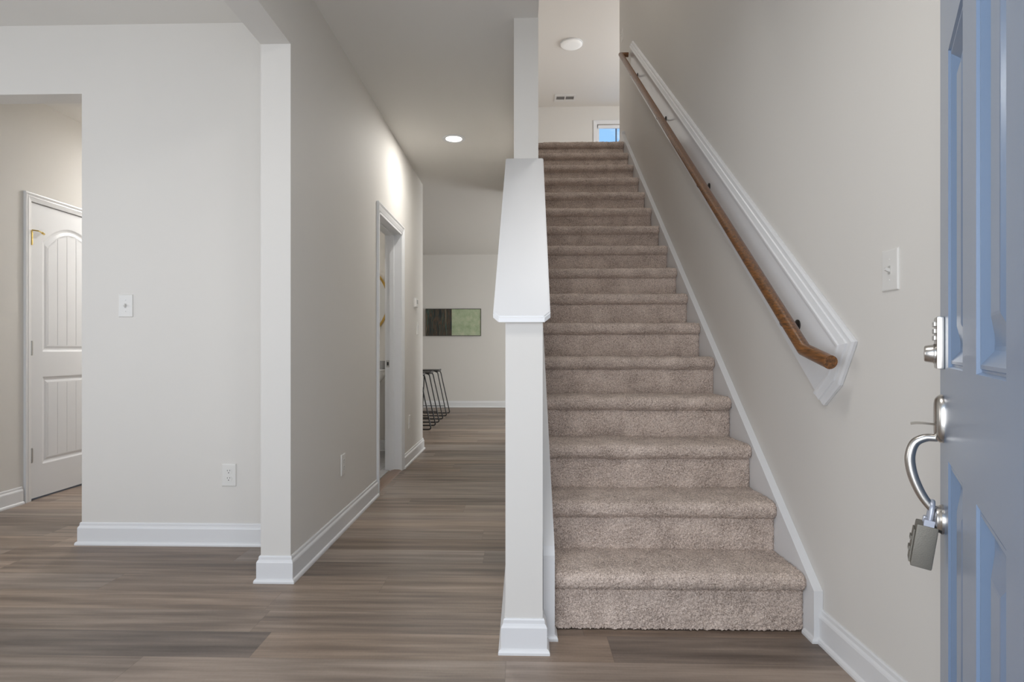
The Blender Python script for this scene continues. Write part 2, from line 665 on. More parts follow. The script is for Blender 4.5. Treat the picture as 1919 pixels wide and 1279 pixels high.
HX0, HX1 = -.052, .075
CAP0, CAP1 = 1.1415, 2.011       # wall top at the front and at the post
YP = 3.105
hw = prism([(HW0, 0), (YP, 0), (YP, CAP1 + .0), (HW0, CAP0)], 'x', HX0, HX1)
for v in hw.verts:
    v.co.x += sx(v.co.y)
struct(obj('wall_half', hw, WALL), 'narrow half wall closing the open side of the lower stairs', 'wall')
struct(obj('wall_stair_left', skew_box(HX0, HX1, YP, 6.6, 0, CZ), WALL), 'narrow full-height wall end rising behind the sloped cap', 'wall')
b = boxes([(HX0, HX1, YP, 11.2, CZ + .04, UC)])
for v in b.verts:
    v.co.x += sx(YP)
struct(obj('wall_stair_left_upper', b, WALL))

# sloped cap with clipped front corners
sl = (CAP1 - CAP0) / (YP - HW0)
cp = bmesh.new()
CY0 = HW0 - .02
out = [(HX0 - .022, CY0), (HX1 + .006, CY0), (HX1 + .026, CY0 + .02), (HX1 + .026, YP), (HX0 - .042, YP), (HX0 - .042, CY0 + .02)]
lo = [cp.verts.new((x + sx(y), y, CAP0 + (y - HW0) * sl + .000)) for x, y in out]
hi = [cp.verts.new((x + sx(y), y, CAP0 + (y - HW0) * sl + .0195)) for x, y in out]
cp.faces.new(lo)
cp.faces.new(hi[::-1])
for i in range(6):
    cp.faces.new((lo[i], hi[i], hi[(i + 1) % 6], lo[(i + 1) % 6]))
bmesh.ops.bevel(cp, geom=[e for e in cp.edges if all(v in hi for v in e.verts)], offset=.004, segments=2, affect='EDGES')
struct(obj('trim_1', cp, TRIM), 'wide white sloped cap board on the half wall', 'trim')

# hall wall with the bathroom doorway (opening y 4.262..5.092, z to 2.035)
D0, D1, DZ = 4.262, 5.092, 2.035
struct(obj('wall_hall', boxes([(XHB, XH, 2.625, D0, 0, CZ), (XHB, XH, D1, YE, 0, CZ), (XHB, XH, D0, D1, DZ, CZ)]), WALL), 'long hall wall with the bathroom doorway, its end forming a column', 'wall')
struct(obj('wall_header', boxes([(XHB, XH, .34, 2.625, 2.393, CZ)]), WALL), 'dropped header running from the column toward the entry', 'wall')
# left wall with cased-less opening
OX = -2.331
struct(obj('wall_left', boxes([(OX, XHB, YL, YL + .12, 0, CZ), (-3.6, OX, YL, YL + .12, 2.394, CZ), (-5.1, -3.6, YL, YL + .12, 0, CZ)]), WALL), 'wall facing the entry, left of the column, with a plain opening', 'wall')
struct(obj('wall_far_left', bx(-5.22, -5.1, .34, YL + .12, 0, CZ), WALL))
# back hall behind the opening
XL = -3.345
struct(obj('wall_back_hall', boxes([(XL - .12, XL, YL + .12, 3.985, 0, CZ), (XL - .12, XL, 3.985, 4.745, 2.048, CZ), (XL - .12, XL, 4.745, 6.2, 0, CZ), (XL - .12, -2.3, 6.05, 6.2, 0, CZ)]), WALL), 'side wall of the back hall seen through the opening', 'wall')
struct(obj('wall_bathroom', boxes([(-2.3, -2.2, 3.5, 6.2, 0, CZ), (-2.2, XHB, 3.5, 3.62, 0, CZ), (-2.2, XHB, 6.05, YE, 0, CZ)]), WALL))
# front wall with the entry doorway and the front room window opening
struct(obj('wall_front', boxes([(-5.1, -4.4, .34, .46, 0, CZ), (-4.4, -1.8, .34, .46, 0, .6), (-4.4, -1.8, .34, .46, 2.3, CZ), (-1.8, -1.03, .34, .46, 0, CZ), (-1.03, .46, .34, .46, 2.06, CZ), (.46, XR, .34, .46, 0, CZ)]), WALL))
struct(obj('wall_front_dark_layer', boxes([(-5.1, -4.4, .30, .339, -.03, 3.2), (-4.4, -1.8, .30, .339, -.03, .6), (-4.4, -1.8, .30, .339, 2.3, 3.2), (-1.8, -1.03, .30, .339, -.03, 3.2), (-1.03, .46, .30, .339, 2.06, 3.2), (.46, 1.6, .30, .339, -.03, 3.2)]), simple('dark_outer_layer', (.10, .11, .12), .7)))  # unseen dark layer added so the outer wall face does not overexpose
# rear room
struct(obj('wall_rear', bx(-6.2, 4.2, YB, YB + .12, 0, CZ), WALL), 'far wall at the end of the hall carrying the picture', 'wall')
struct(obj('wall_rear_sides', boxes([(-6.2, -6.08, 6.2, YB, 0, CZ), (4.1, 4.22, 6.6, YB, 0, CZ), (-6.08, XL - .12, 6.08, 6.2, 0, CZ), (.15, 4.1, 6.5, 6.6, 0, CZ)]), WALL))

# upper rear wall with window (seen above the top step)
WX0, WX1, WZ0, WZ1 = 1.41, 3.0, 4.0, 5.21
struct(obj('wall_landing_rear', boxes([(-.1, WX0, YU, YU + .14, UZ, UC), (WX1, 4.2, YU, YU + .14, UZ, UC), (WX0, WX1, YU, YU + .14, UZ, WZ0), (WX0, WX1, YU, YU + .14, WZ1, UC)]), WALL), 'far wall of the upper landing', 'wall')

# ------------------------------------------------------------------ baseboards
BASE = [(0, 0), (.024, 0), (.024, .008), (.021, .015), (.0155, .0185), (.0145, .019), (.0145, .088), (.0125, .094), (.0075, .101), (.0068, .112), (.004, .117), (0, .117)]


def base(name, path, label=None):
    o = obj(name, sweep(path, BASE), TRIM)
    return struct(o, label, 'baseboard' if label else None)


# out is LEFT of walking direction
base('baseboard_left', [(XHB, YL), (OX, YL), (OX, YL + .12)], 'white baseboard along the wall facing the entry')
base('baseboard_hall', [(XH, D0 - .062), (XH, 2.625), (XHB, 2.625), (XHB, YL)], 'white baseboard wrapping the column and running down the hall')
base('baseboard_hall_far', [(XHB, YE), (XH, YE), (XH, D1 + .056)], 'short white baseboard past the bathroom doorway')
base('baseboard_half_wall', [(HX1 + sx(2.1), 2.105), (HX1, HW0), (HX0, HW0), (HX0 + sx(6.6), 6.6)], 'white baseboard wrapping the foot of the half wall')
base('baseboard_right', [(XR, .47), (XR, 2.13)], 'white baseboard on the wall right of the stairs')
base('baseboard_rear', [(4.1, YB), (-6.08, YB)], 'white baseboard on the far wall')
base('baseboard_back_hall', [(XL, 3.912), (XL, YL + .12)], 'white baseboard left of the white panelled door')
base('baseboard_bathroom', [(XHB, 6.05), (-2.2, 6.05)])
bbu = obj('baseboard_landing', boxes([(XR - .016, XR, 6.20, 6.475, UZ + .02, UZ + .17), (XR - .016, XR + .12, 6.46, 6.476, UZ + .02, UZ + .17)]), TRIM)
struct(bbu, 'tiny white baseboard end at the top of the stairs', 'baseboard')

# ------------------------------------------------------------------ bathroom doorway trim
CAS = [(0, 0), (.057, 0), (.057, .017), (.050, .0185), (.036, .012), (.030, .014), (.012, .010), (.004, .0085), (0, .007)]


def casing(path, frame, name, label, mat=TRIM):
    return struct(obj(name, sweep(path, CAS, frame), mat), label, 'door casing' if label else None)


# path in (y, z) on the hall wall: outward = away from opening (left of walking direction)
fr_h = lambda u, v, ww: (XH + ww, u, v)
casing([(D1 - .0, 0), (D1, DZ), (D0, DZ), (D0, 0)][::-1], fr_h, 'trim_2', 'white casing around the bathroom doorway in the hall')
JT = .0
jm = bmesh.new()
for y0, y1, z0, z1 in ((D0 - .001, D0 + .018, 0, DZ), (D1 - .018, D1 + .001, 0, DZ), (D0, D1, DZ - .018, DZ + .001)):
    add_box(jm, XHB - .004, XH + .006, y0, y1, z0, z1)
for y0, y1, z0, z1 in ((D0 + .018, D0 + .029, 0, DZ - .018), (D1 - .029, D1 - .018, 0, DZ - .018), (D0 + .018, D1 - .018, DZ - .029, DZ - .018)):
    add_box(jm, XHB + .038, XHB + .073, y0, y1, z0, z1)
jam = obj('trim_3', jm, TRIM)
struct(jam, 'white door jamb lining the bathroom doorway', 'door jamb')
obj('strike_plate', boxes([(XHB + .006, XHB + .034, D1 - .0195, D1 - .017, .885, .945)]), NICKELD, jam)
obj('strike_hole', boxes([(XHB + .012, XHB + .028, D1 - .0202, D1 - .0185, .90, .93)]), DARK, jam)
thr = prism([(XHB + .05, .0), (XH + .006, 0), (XH + .0, .006), (XH - .02, .011), (XHB + .07, .011), (XHB + .05, .006)], 'y', D0 + .018, D1 - .018)
struct(obj('trim_4', thr, simple('threshold_wood', (.17, .11, .075), .35)), 'thin brown threshold strip at the bathroom doorway', 'threshold')

# ------------------------------------------------------------------ staircase
stairs = thing('staircase', 'carpeted staircase climbing between the half wall and the right wall', 'stairs', (.57, Y1, 0))
CX0, CX1 = .119, 1.034
PILE = .024


def step_profile(n):
    y0, z0 = Y1 + (n - 1) * RUN, (n - 1) * RISE + (PILE if n > 1 else 0)
    zt = n * RISE + PILE
    yb = y0 + RUN + .012
    P = []
    P += [(y0, z0 - .012 if n > 1 else z0 + .004), (y0 - .001, zt - .072)]
    P += [(y0 + .003, zt - .066), (y0 - .012, zt - .060), (y0 - .024, zt - .048), (y0 - .0285, zt - .032), (y0 - .026, zt - .016), (y0 - .016, zt - .005), (y0 + .002, zt), (y0 + .04, zt + .001)]
    P += [(yb, zt - .002)]
    return P


def resample(P, step):
    P = [np.array(p, float) for p in P]
    outp = [P[0]]
    for a, b_ in zip(P, P[1:]):
        k = max(1, int(round(np.linalg.norm(b_ - a) / step)))
        for i in range(1, k + 1):
            outp.append(a + (b_ - a) * i / k)
    return np.array(outp)


for n in range(1, NST + 1):
    st = .0045 if n <= 5 else (.006 if n <= 10 else .009)
    P = resample(step_profile(n), st)
    xs = np.linspace(CX0, CX1, int((CX1 - CX0) / st) + 1)
    m_, k_ = len(P), len(xs)
    tang = np.gradient(P, axis=0)
    nrm = np.stack([-tang[:, 1], tang[:, 0]], 1)
    nrm /= np.linalg.norm(nrm, axis=1)[:, None] + 1e-9
    amp = .0022
    j = rng.normal(0, 1, (m_, k_)) * amp
    lowx = np.interp(xs, np.linspace(CX0, CX1, 14), rng.normal(0, .0016, 14))
    j = np.clip(j, -.005, .005) + lowx[None, :]
    # pile rounds off at the carpet's side edges
    edge = np.minimum(xs - CX0, CX1 - xs)
    j -= (np.clip(1 - edge / .012, 0, 1) ** 2 * .010)[None, :]
    V = np.zeros((m_, k_, 3))
    V[:, :, 0] = xs[None, :] + rng.normal(0, .0011, (m_, k_))
    V[:, :, 1] = P[:, 0, None] + nrm[:, 0, None] * j
    V[:, :, 2] = P[:, 1, None] + nrm[:, 1, None] * j
    if n == 1:
        V[0, :, 2] = .003 + np.abs(rng.normal(0, .004, k_))
    idx = np.arange(m_ * k_).reshape(m_, k_)
    F = np.stack([idx[:-1, :-1], idx[:-1, 1:], idx[1:, 1:], idx[1:, :-1]], -1).reshape(-1, 4)
    # solid behind: simple core so the step has depth
    core = [(Y1 + (n - 1) * RUN + .016, max(0, (n - 1) * RISE - .02)), (Y1 + (n - 1) * RUN + .016, n * RISE + .008), (Y1 + n * RUN + .012, n * RISE + .008), (Y1 + n * RUN + .012, max(0, (n - 1) * RISE - .02))]
    nb = m_ * k_
    cv = [(x, y, z) for x in (CX0 + .003, CX1 - .003) for y, z in core]
    cf = [(nb, nb + 1, nb + 2, nb + 3), (nb + 7, nb + 6, nb + 5, nb + 4)] + [(nb + i, nb + 4 + i, nb + 4 + (i + 1) % 4, nb + (i + 1) % 4) for i in range(4)]
    me = bpy.data.meshes.new('carpeted_step')
    VV = np.concatenate([V.reshape(-1, 3), np.array(cv)]) - np.array([.57, Y1, 0])
    me.from_pydata(VV.tolist(), [], F.tolist() + cf)
    me.materials.append(CARPET)
    me.polygons.foreach_set('use_smooth', [True] * len(me.polygons))
    me.update()
    o = bpy.data.objects.new('carpeted_step', me)
    link(o, stairs)


# skirt boards
def skirt_z(y):
    return .217 + .766 * (y - 2.178)


sk = prism([(2.13, 0), (2.13, skirt_z(2.13) + .0), (6.12, skirt_z(6.12)), (6.12, UZ + .17), (6.20, UZ + .17), (6.20, UZ - .3), (2.6, 0)], 'x', 1.033, XR - .0005)
skr = obj('skirt_board', sk, TRIM, stairs)
obj('shoe_moulding', sweep([(1.0335, 2.20), (1.0335, 2.13), (XR - .001, 2.13)][::-1], [(0, 0), (.011, 0), (.011, .008), (.007, .016), (0, .019)]), TRIM, skr)
LX0, LX1 = .0945, .121
for pts in ([(2.122, 0), (2.122, .30), (2.14, .33), (3.1, 1.065), (3.1, .375), (2.7, 0)], [(3.1, 1.065), (5.9, 3.21), (6.0, 3.09), (3.1, .375)]):
    sk = prism(pts, 'x', LX0, LX1)
    for v in sk.verts:
        if abs(v.co.x - LX0) < 1e-4:
            v.co.x = HX1 + (sx(v.co.y) + .003 if pts[0][0] < 3 else sx(9) + .003)
    o = obj('skirt_board', sk, TRIM, stairs)
    skl = o if pts[0][0] < 3 else skl
obj('shoe_moulding', sweep([(HX1 + sx(2.12) + .004, 2.122), (LX1, 2.122), (LX1, 2.19)][::-1], [(0, 0), (.011, 0), (.011, .008), (.007, .016), (0, .019)]), TRIM, skl)

# ------------------------------------------------------------------ handrail and backing board
brd_pts = [(1.955, 1.045), (2.012, .945), (2.11, .858), (5.74, .858 + .772 * 3.63), (5.74, 3.93), (1.955, 1.045)][:-1]
TOPS = .772


def zt_(y):
    return 1.045 + TOPS * (y - 1.955)


brd_pts = [(1.945, 1.050), (2.012, .938), (2.118, .862), (2.5, 1.165), (3.6, 2.02), (5.70, .862 + TOPS * 3.582), (5.70, zt_(5.70))]
brd = obj('trim_5', prism(brd_pts, 'x', XR - .019, XR), TRIMG)
struct(brd, 'long white backing board behind the handrail', 'trim')
fr_r = lambda u, v, ww: (XR - .001 - ww, u, v)
MOU = [(0, .0), (.057, .0), (.057, .010), (.050, .015), (.035, .017), (.033, .022), (.014, .027), (.009, .031), (.002, .031), (0, .027)]
pth = [(2.137, .884), (2.043, .953), (1.987, 1.044), (5.70, 1.044 + TOPS * 3.713)]
obj('moulding', sweep(pth, MOU, fr_r), TRIM, brd)

BRKT = simple('bracket_metal', (.06, .055, .05), .4, .8)
rail = thing('handrail', 'brown stained wood handrail climbing the right wall on metal brackets', 'handrail', (.985, 2.1, 1.05))
RX = .978
r0, r1, r2 = (RX, 1.910, .992), (RX, 2.085, 1.0325), (RX, 5.84, 1.050 + .7665 * 3.732)
bm = tube([r0, r1, r2, (RX + .07, r2[1] + .0, r2[2] + .0)], .0225, 20)
obj('rail', bm, OAK, rail, smooth=True, angle=40)
for y in (2.27, 3.33, 4.32, 5.36):
    z = 1.050 + .7665 * (y - 2.108)
    b = bmesh.new()
    add_tube(b, smooth_path([(RX, y, z - .02), (RX + .004, y + .005, z - .045), (RX + .03, y + .01, z - .058), (XR - .018, y + .01, z - .05)], 5), .005, 8)
    b2 = lathe([(.022, 0), (.022, .004), (.012, .008)], axis_to((-1, 0, 0), (XR - .019, y + .01, z - .05)), 16)
    me_ = bpy.data.meshes.new('t')
    b2.to_mesh(me_)
    b.from_mesh(me_)
    add_box(b, RX - .01, RX + .01, y - .03, y + .03, -.0025, .0025, Matrix.Translation((0, y, z - .0235)) @ Matrix.Rotation(math.atan(.7665), 4, 'X') @ Matrix.Translation((0, -y, 0)))
    obj('bracket', b, BRKT, rail, smooth=True, angle=40)

# ------------------------------------------------------------------ doors
# white panelled door in the back hall (flush in its frame)
fr_l = lambda u, v, ww: (XL + ww, u, v)
casing([(4.745, 0), (4.745, 2.048), (3.985, 2.048), (3.985, 0)][::-1], fr_l, 'trim_6', 'white casing around the panelled door in the back hall')
d2 = thing('door_2', 'white two-panel arch-top interior door in the back hall', 'door', (XL, 3.985, 0))
d2['kind'] = 'structure'


def panel_relief(poly_of, prof, bm, place):
    """concentric outline loops; poly_of(inset) -> list of 2-D points, prof list of (inset, height)"""
    rings = []
    for ins, h in prof:
        rings.append([bm.verts.new(place(u, v, h)) for u, v in poly_of(ins)])
    for a, b_ in zip(rings, rings[1:]):
        k = len(a)
        for i in range(k):
            bm.faces.new((a[i], a[(i + 1) % k], b_[(i + 1) % k], b_[i]))
    return rings


def arch_poly(y0, y1, z0, z1, rise, seg=14):
    def f(ins):
        a, b_, c, d = y0 + ins, y1 - ins, z0 + ins, z1 - ins
        pts = [(a, c), (b_, c)]
        for i in range(seg + 1):
            t = i / seg
            u = b_ + (a - b_) * t
            pts.append((u, d + rise * (1 - (2 * t - 1) ** 2)))
        return pts
    return f


def rect_poly(y0, y1, z0, z1):
    return lambda ins: [(y0 + ins, z0 + ins), (y1 - ins, z0 + ins), (y1 - ins, z1 - ins), (y0 + ins, z1 - ins)]


def plank_field(bm, y0, y1, z0, ztop, n, place, h):
    """vertical beads of a plank panel field"""
    w_ = (y1 - y0) / n
    pr = [(0, h - .0022), (.005, h), (w_ - .005, h), (w_, h - .0022)]
    for i in range(n):
        a = y0 + i * w_
        lo_ = [bm.verts.new(place(a + u, z0, hh)) for u, hh in pr]
        hi_ = [bm.verts.new(place(a + u, ztop(a + u), hh)) for u, hh in pr]
        for k in range(3):
            bm.faces.new((lo_[k], lo_[k + 1], hi_[k + 1], hi_[k]))


dy0, dy1 = 3.989, 4.741
pl = lambda u, v, h: (XL - .004 + h, u, v)
bm = bmesh.new()
add_box(bm, XL - .040, XL - .014, dy0, dy1, .012, 2.044)
PA0, PA1 = dy0 + .105, dy1 - .105
p_up = arch_poly(PA0, PA1, 1.02, 1.80, .125)
p_lo = rect_poly(PA0, PA1, .235, .845)
# face with two holes: build stile/rail strips
for a, b_, c, d in ((dy0, PA0, .012, 2.044), (PA1, dy1, .012, 2.044), (PA0, PA1, .012, .235), (PA0, PA1, .845, 1.02)):
    add_box(bm, XL - .014, XL - .004, a, b_, c, d)
top_poly = [p for p in p_up(0)[2:]]
tp = [(PA1, 2.044)] + top_poly + [(PA0, 2.044)]
vf = [bm.verts.new(pl(u, v, 0)) for u, v in tp]
bm.faces.new(vf)
RP = [(0, 0), (.004, -.002), (.012, -.0065), (.020, -.008), (.024, -.008), (.040, -.003), (.048, -.0028)]
for pf in (p_up, p_lo):
    panel_relief(pf, RP, bm, pl)
ins = .048
plank_field(bm, PA0 + ins, PA1 - ins, 1.02 + ins, lambda u: 1.80 - ins + .125 * (1 - (2 * (PA1 - ins - u) / (PA1 - PA0 - 2 * ins) - 1) ** 2), 5, pl, -.0028)
plank_field(bm, PA0 + ins, PA1 - ins, .235 + ins, lambda u: .845 - ins, 5, pl, -.0028)
add_box(bm, XL - .0142, XL - .0135, PA0, PA1, .235, 1.95)
obj('door_panel', bm, WDOOR, d2)
obj('door_stop', boxes([(XL - .055, XL - .043, 3.985, 4.0, 0, 2.048), (XL - .055, XL - .043, 4.73, 4.745, 0, 2.048), (XL - .055, XL - .043, 3.985, 4.745, 2.034, 2.048)]), TRIM, d2)
for z, mat in ((1.80, BRASS), (1.045, NICKELD), (.31, NICKELD)):
    b = bmesh.new()
    yy = 3.987
    add_tube(b, [(XL + .006, yy, z - .045), (XL + .006, yy, z + .045)], .0065, 10)
    for q in (-.046, .046):
        add_tube(b, [(XL + .006, yy, z + q - .004), (XL + .006, yy, z + q + .004)], .0075, 10)
    add_box(b, XL - .004, XL + .002, yy - .018, yy + .018, z - .044, z + .044)
    h = obj('hinge', b, mat, d2, smooth=True, angle=40)
    if mat is BRASS:
        h['label'] = 'brass top hinge with a hinge pin stop'
        b = tube([(XL + .008, yy, z + .052), (XL + .03, yy + .03, z + .052), (XL + .02, yy + .075, z + .047)], .0045, 8)
        add_tube(b, [(XL + .02, yy + .075, z + .047), (XL + .012, yy + .10, z + .043)], .008, 8)
        obj('hinge_pin_stop', b, BRASS, h)

# blue front door, open past square
DOORM = Matrix.Translation((.893, 1.294, 0)) @ Matrix(((-.5047, -.8633, 0, 0), (-.8633, .5047, 0, 0), (0, 0, 1, 0), (0, 0, 0, 1)))
# local: x = distance from the latch edge toward the hinge, y = out of the visible face, z = up
fd = thing('door_1', 'open blue six-panel front door at the right', 'door', (.432, .505, 0))
fd['kind'] = 'structure'


def dobj(name, bm, mat, parent, **k):
    bm.transform(DOORM)
    return obj(name, bm, mat, parent, **k)


DW, DH = .914, 2.04
st_, pw_, mu_ = .162, .221, .148
cols = [(st_, st_ + pw_), (st_ + pw_ + mu_, st_ + 2 * pw_ + mu_)]
rows = [(.215, .819), (.997, 1.600), (1.745, 1.92)]
bm = bmesh.new()
add_box(bm, 0, DW, -.027, -.018, .012, DH)
xs_ = [0, cols[0][0], cols[0][1], cols[1][0], cols[1][1], DW]
zs_ = [.012] + [z for r_ in rows for z in r_] + [DH]
for yf in (0, -.045):
    for i in range(5):
        for k in range(7):
            if i in (1, 3) and k in (1, 3, 5):
                continue
            q = [(xs_[i], zs_[k]), (xs_[i + 1], zs_[k]), (xs_[i + 1], zs_[k + 1]), (xs_[i], zs_[k + 1])]
            bm.faces.new([bm.verts.new((u, yf, v)) for u, v in q])
for u in (0, DW):
    bm.faces.new([bm.verts.new(p) for p in ((u, 0, .012), (u, -.045, .012), (u, -.045, DH), (u, 0, DH))])
for v in (.012, DH):
    bm.faces.new([bm.verts.new(p) for p in ((0, 0, v), (0, -.045, v), (DW, -.045, v), (DW, 0, v))])
bmesh.ops.remove_doubles(bm, verts=bm.verts[:], dist=1e-5)
door_leaf = dobj('door_leaf', bm, BLUE, fd)
DP = [(0, 0), (.003, -.006), (.006, -.006), (.008, -.0035), (.013, -.0035), (.032, -.0155), (.038, -.0165), (.042, -.016), (.076, -.006), (.080, -.0055)]
for place in (lambda u, v, h: (u, h, v), lambda u, v, h: (u, -.045 - h, v)):
    for c0, c1 in cols:
        for r0_, r1_ in rows:
            bm = bmesh.new()
            rg = panel_relief(rect_poly(c0, c1, r0_, r1_), DP, bm, place)
            bm.faces.new(rg[-1])
            dobj('raised_panel', bm, BLUE, fd)

# keypad deadbolt
kx = .070
b = bx(kx - .033, kx + .033, 0, .0135, .992, 1.098, .004)
kp = dobj('keypad_lock', b, NICKEL, fd, smooth=True, angle=30)
kp['label'] = 'satin nickel keypad deadbolt'
for r_ in range(3):
    for c_ in range(2):
        b = bx(kx - .021 + c_ * .024, kx - .003 + c_ * .024, .0135, .0175, 1.050 + r_ * .014, 1.060 + r_ * .014, .0015)
        dobj('key_button', b, NICKELD, kp)
b = lathe([(.0205, 0), (.0205, .003), (.019, .004), (.0165, .0165), (.015, .0185), (.006, .019)], axis_to((0, 1, 0), (kx, .0135, 1.023)), 28)
dobj('thumb_cylinder', b, NICKEL, kp, smooth=True, angle=35)

# grip handleset
b = bmesh.new()
rings = []
for ins, h in ((0, 0), (0, .006), (.003, .010), (.008, .014), (.016, .016)):
    ring = []
    for k in range(40):
        a = 2 * math.pi * k / 40
        ca, sa = math.cos(a), math.sin(a)
        ring.append(b.verts.new((kx + (.033 - ins) * math.copysign(abs(ca) ** .85, ca), h, .891 + (.049 - ins) * math.copysign(abs(sa) ** .85, sa))))
    rings.append(ring)
for p, q in zip(rings, rings[1:]):
    for k in range(40):
        b.faces.new((p[k], p[(k + 1) % 40], q[(k + 1) % 40], q[k]))
b.faces.new(rings[-1])
b.faces.new(rings[0][::-1])
hs = dobj('door_handle', b, NICKEL, fd, smooth=True, angle=50)
hs['label'] = 'satin nickel grip handleset'
gp = smooth_path([(kx, .010, .851), (kx, .030, .850), (kx, .048, .838), (kx, .056, .812), (kx, .0545, .785), (kx, .047, .757), (kx, .034, .728), (kx, .018, .706), (kx, .008, .700)], 6)
b = tube(gp, .007, 14, radii=[.0075 + .0022 * math.sin(math.pi * i / (len(gp) - 1)) for i in range(len(gp))])
dobj('grip', b, NICKEL, hs, smooth=True, angle=60)
tl = smooth_path([(kx, .012, .878), (kx, .030, .8795), (kx, .045, .8795), (kx, .055, .8775)], 6)
b = bmesh.new()
rg = []
for i, p in enumerate(tl):
    hw_ = .007 + .007 * (i / (len(tl) - 1))
    th = .0026
    rg.append([b.verts.new((p.x + u, p.y, p.z + v)) for u, v in ((-hw_, 0), (-hw_ * .6, th), (hw_ * .6, th), (hw_, 0), (hw_ * .6, -th * .6), (-hw_ * .6, -th * .6))])
for p, q in zip(rg, rg[1:]):
    for k in range(6):
        b.faces.new((p[k], p[(k + 1) % 6], q[(k + 1) % 6], q[k]))
b.faces.new(rg[0])
b.faces.new(rg[-1][::-1])
dobj('thumb_latch', b, NICKEL, hs, smooth=True, angle=50)
b = lathe([(.030, 0), (.030, .004), (.0275, .007), (.026, .012), (.022, .015), (.012, .016)], axis_to((0, 1, 0), (kx, 0, .686)), 32)
dobj('lower_mount', b, NICKEL, hs, smooth=True, angle=35)

# realtor lock box hanging from the grip
lbx = thing('lock_box', 'weathered grey metal lock box hanging from the front door grip', 'lock box', tuple(DOORM @ Vector((kx, .03, .585))))
TL = Matrix.Translation((kx - .004, .0345, .630)) @ Matrix.Rotation(R(8), 4, 'X')
b = bx(-.026, .026, -.020, .017, -.044, .044, .0035, TL)
body = dobj('case', b, LOCKM, lbx, smooth=True, angle=30)
b = bx(-.020, .020, .017, .0205, -.038, .030, .0015, TL)
add_box(b, -.012, .012, .0205, .0235, .006, .014, TL)
add_box(b, -.012, .012, .0205, .0235, -.016, -.008, TL)
dobj('front_cover', b, LOCKM, body)
sp = [(-.016, -.004, .038), (-.016, -.004, .072), (-.011, -.004, .086), (0, -.004, .091), (.011, -.004, .086), (.016, -.004, .072), (.016, -.004, .038)]
b = tube([TL @ p for p in smooth_path(sp, 5)], .005, 12)
dobj('shackle', b, SHACK, lbx, smooth=True, angle=50)
b = bx(-.024, -.008, -.012, .006, .040, .056, .003, TL)
add_box(b, .008, .024, -.012, .006, .040, .056, TL)
dobj('shackle_collar', b, SHACK, lbx)

# ------------------------------------------------------------------ window upstairs
win = thing('window_1', 'white framed window upstairs showing blue sky above the top step', 'window', (2.2, YU, WZ0))
win['kind'] = 'structure'
fr_w = lambda u, v, ww: (u, YU - ww, v)
cz = sweep([(WX0, WZ0), (WX0, WZ1), (WX1, WZ1), (WX1, WZ0)], [(0, 0), (.07, 0), (.07, .016), (.06, .018), (.01, .012), (0, .01)], fr_w, closed=True)
obj('window_casing', cz, TRIM, win)
fm = bmesh.new()
FW = .045
for q in ((WX0, WX0 + FW, WZ0, WZ1), (WX1 - FW, WX1, WZ0, WZ1), (WX0, WX1, WZ1 - FW, WZ1), (WX0, WX1, WZ0, WZ0 + FW)):
    add_box(fm, q[0], q[1], YU + .05, YU + .11, q[2], q[3])
obj('window_frame', fm, VINYL, win)
obj('sash_rail', boxes([(WX0 + .02, WX1 - .02, YU + .03, YU + .06, WZ1 - .065, WZ1 - .01)]), VINYL, win)
obj('mullion', boxes([(1.76, 1.785, YU + .06, YU + .09, WZ0, WZ1 - .045)]), simple('grey_mullion', (.12, .17, .25), .5), win)
obj('window_pane', boxes([(WX0 + .03, WX1 - .03, YU + .075, YU + .079, WZ0 + .03, WZ1 - .03)]), GLASS, win)

# ------------------------------------------------------------------ plates


def plate_M(p, nrm):
    """local x along the wall, y up, z out of the wall"""
    n = Vector(nrm)
    up = Vector((0, 0, 1))
    xa = up.cross(n)
    return Matrix.Translation(p) @ Matrix((xa, up, n)).transposed().to_4x4()


def plate_mesh(w_=.0385, h_=.060):
    bm = bmesh.new()
    rings = [[bm.verts.new((x * (w_ - i), y * (h_ - i), z)) for x, y in ((-1, -1), (1, -1), (1, 1), (-1, 1))] for i, z in ((0, 0), (.0004, .003), (.003, .0055), (.006, .006))]
    for a, b_ in zip(rings, rings[1:]):
        for k in range(4):
            bm.faces.new((a[k], a[(k + 1) % 4], b_[(k + 1) % 4], b_[k]))
    bm.faces.new(rings[-1])
    bm.faces.new(rings[0][::-1])
    return bm


def pobj(M, name, bm, mat, parent, **k):
    bm.transform(M)
    return obj(name, bm, mat, parent, **k)


def screws(M, t, ys):
    for y in ys:
        pobj(M, 'screw', lathe([(.0032, .0055), (.0032, .0068), (.002, .0074)], Matrix.Translation((0, y, 0)), 12), PLATE, t)


SLOT = simple('slot_shade', (.45, .44, .42), .6)


def toggle_switch(p, nrm, label):
    M = plate_M(p, nrm)
    t = thing('light_switch', label, 'light switch', p)
    pobj(M, 'wall_plate', plate_mesh(), PLATE, t)
    fr = boxes([(-.0052, .0052, -.012, .012, .0058, .0066)])
    pobj(M, 'toggle_slot', fr, SLOT, t)
    tg = prism([(.004, .006), (-.006, .006), (-.001, .019), (.004, .020), (.007, .0175)], 'x', -.0042, .0042)
    # prism 'x' gives (x, a, b): a -> plate y, b -> out
    pobj(M, 'toggle', tg, PLATE, t)
    screws(M, t, (-.030, .030))
    return t


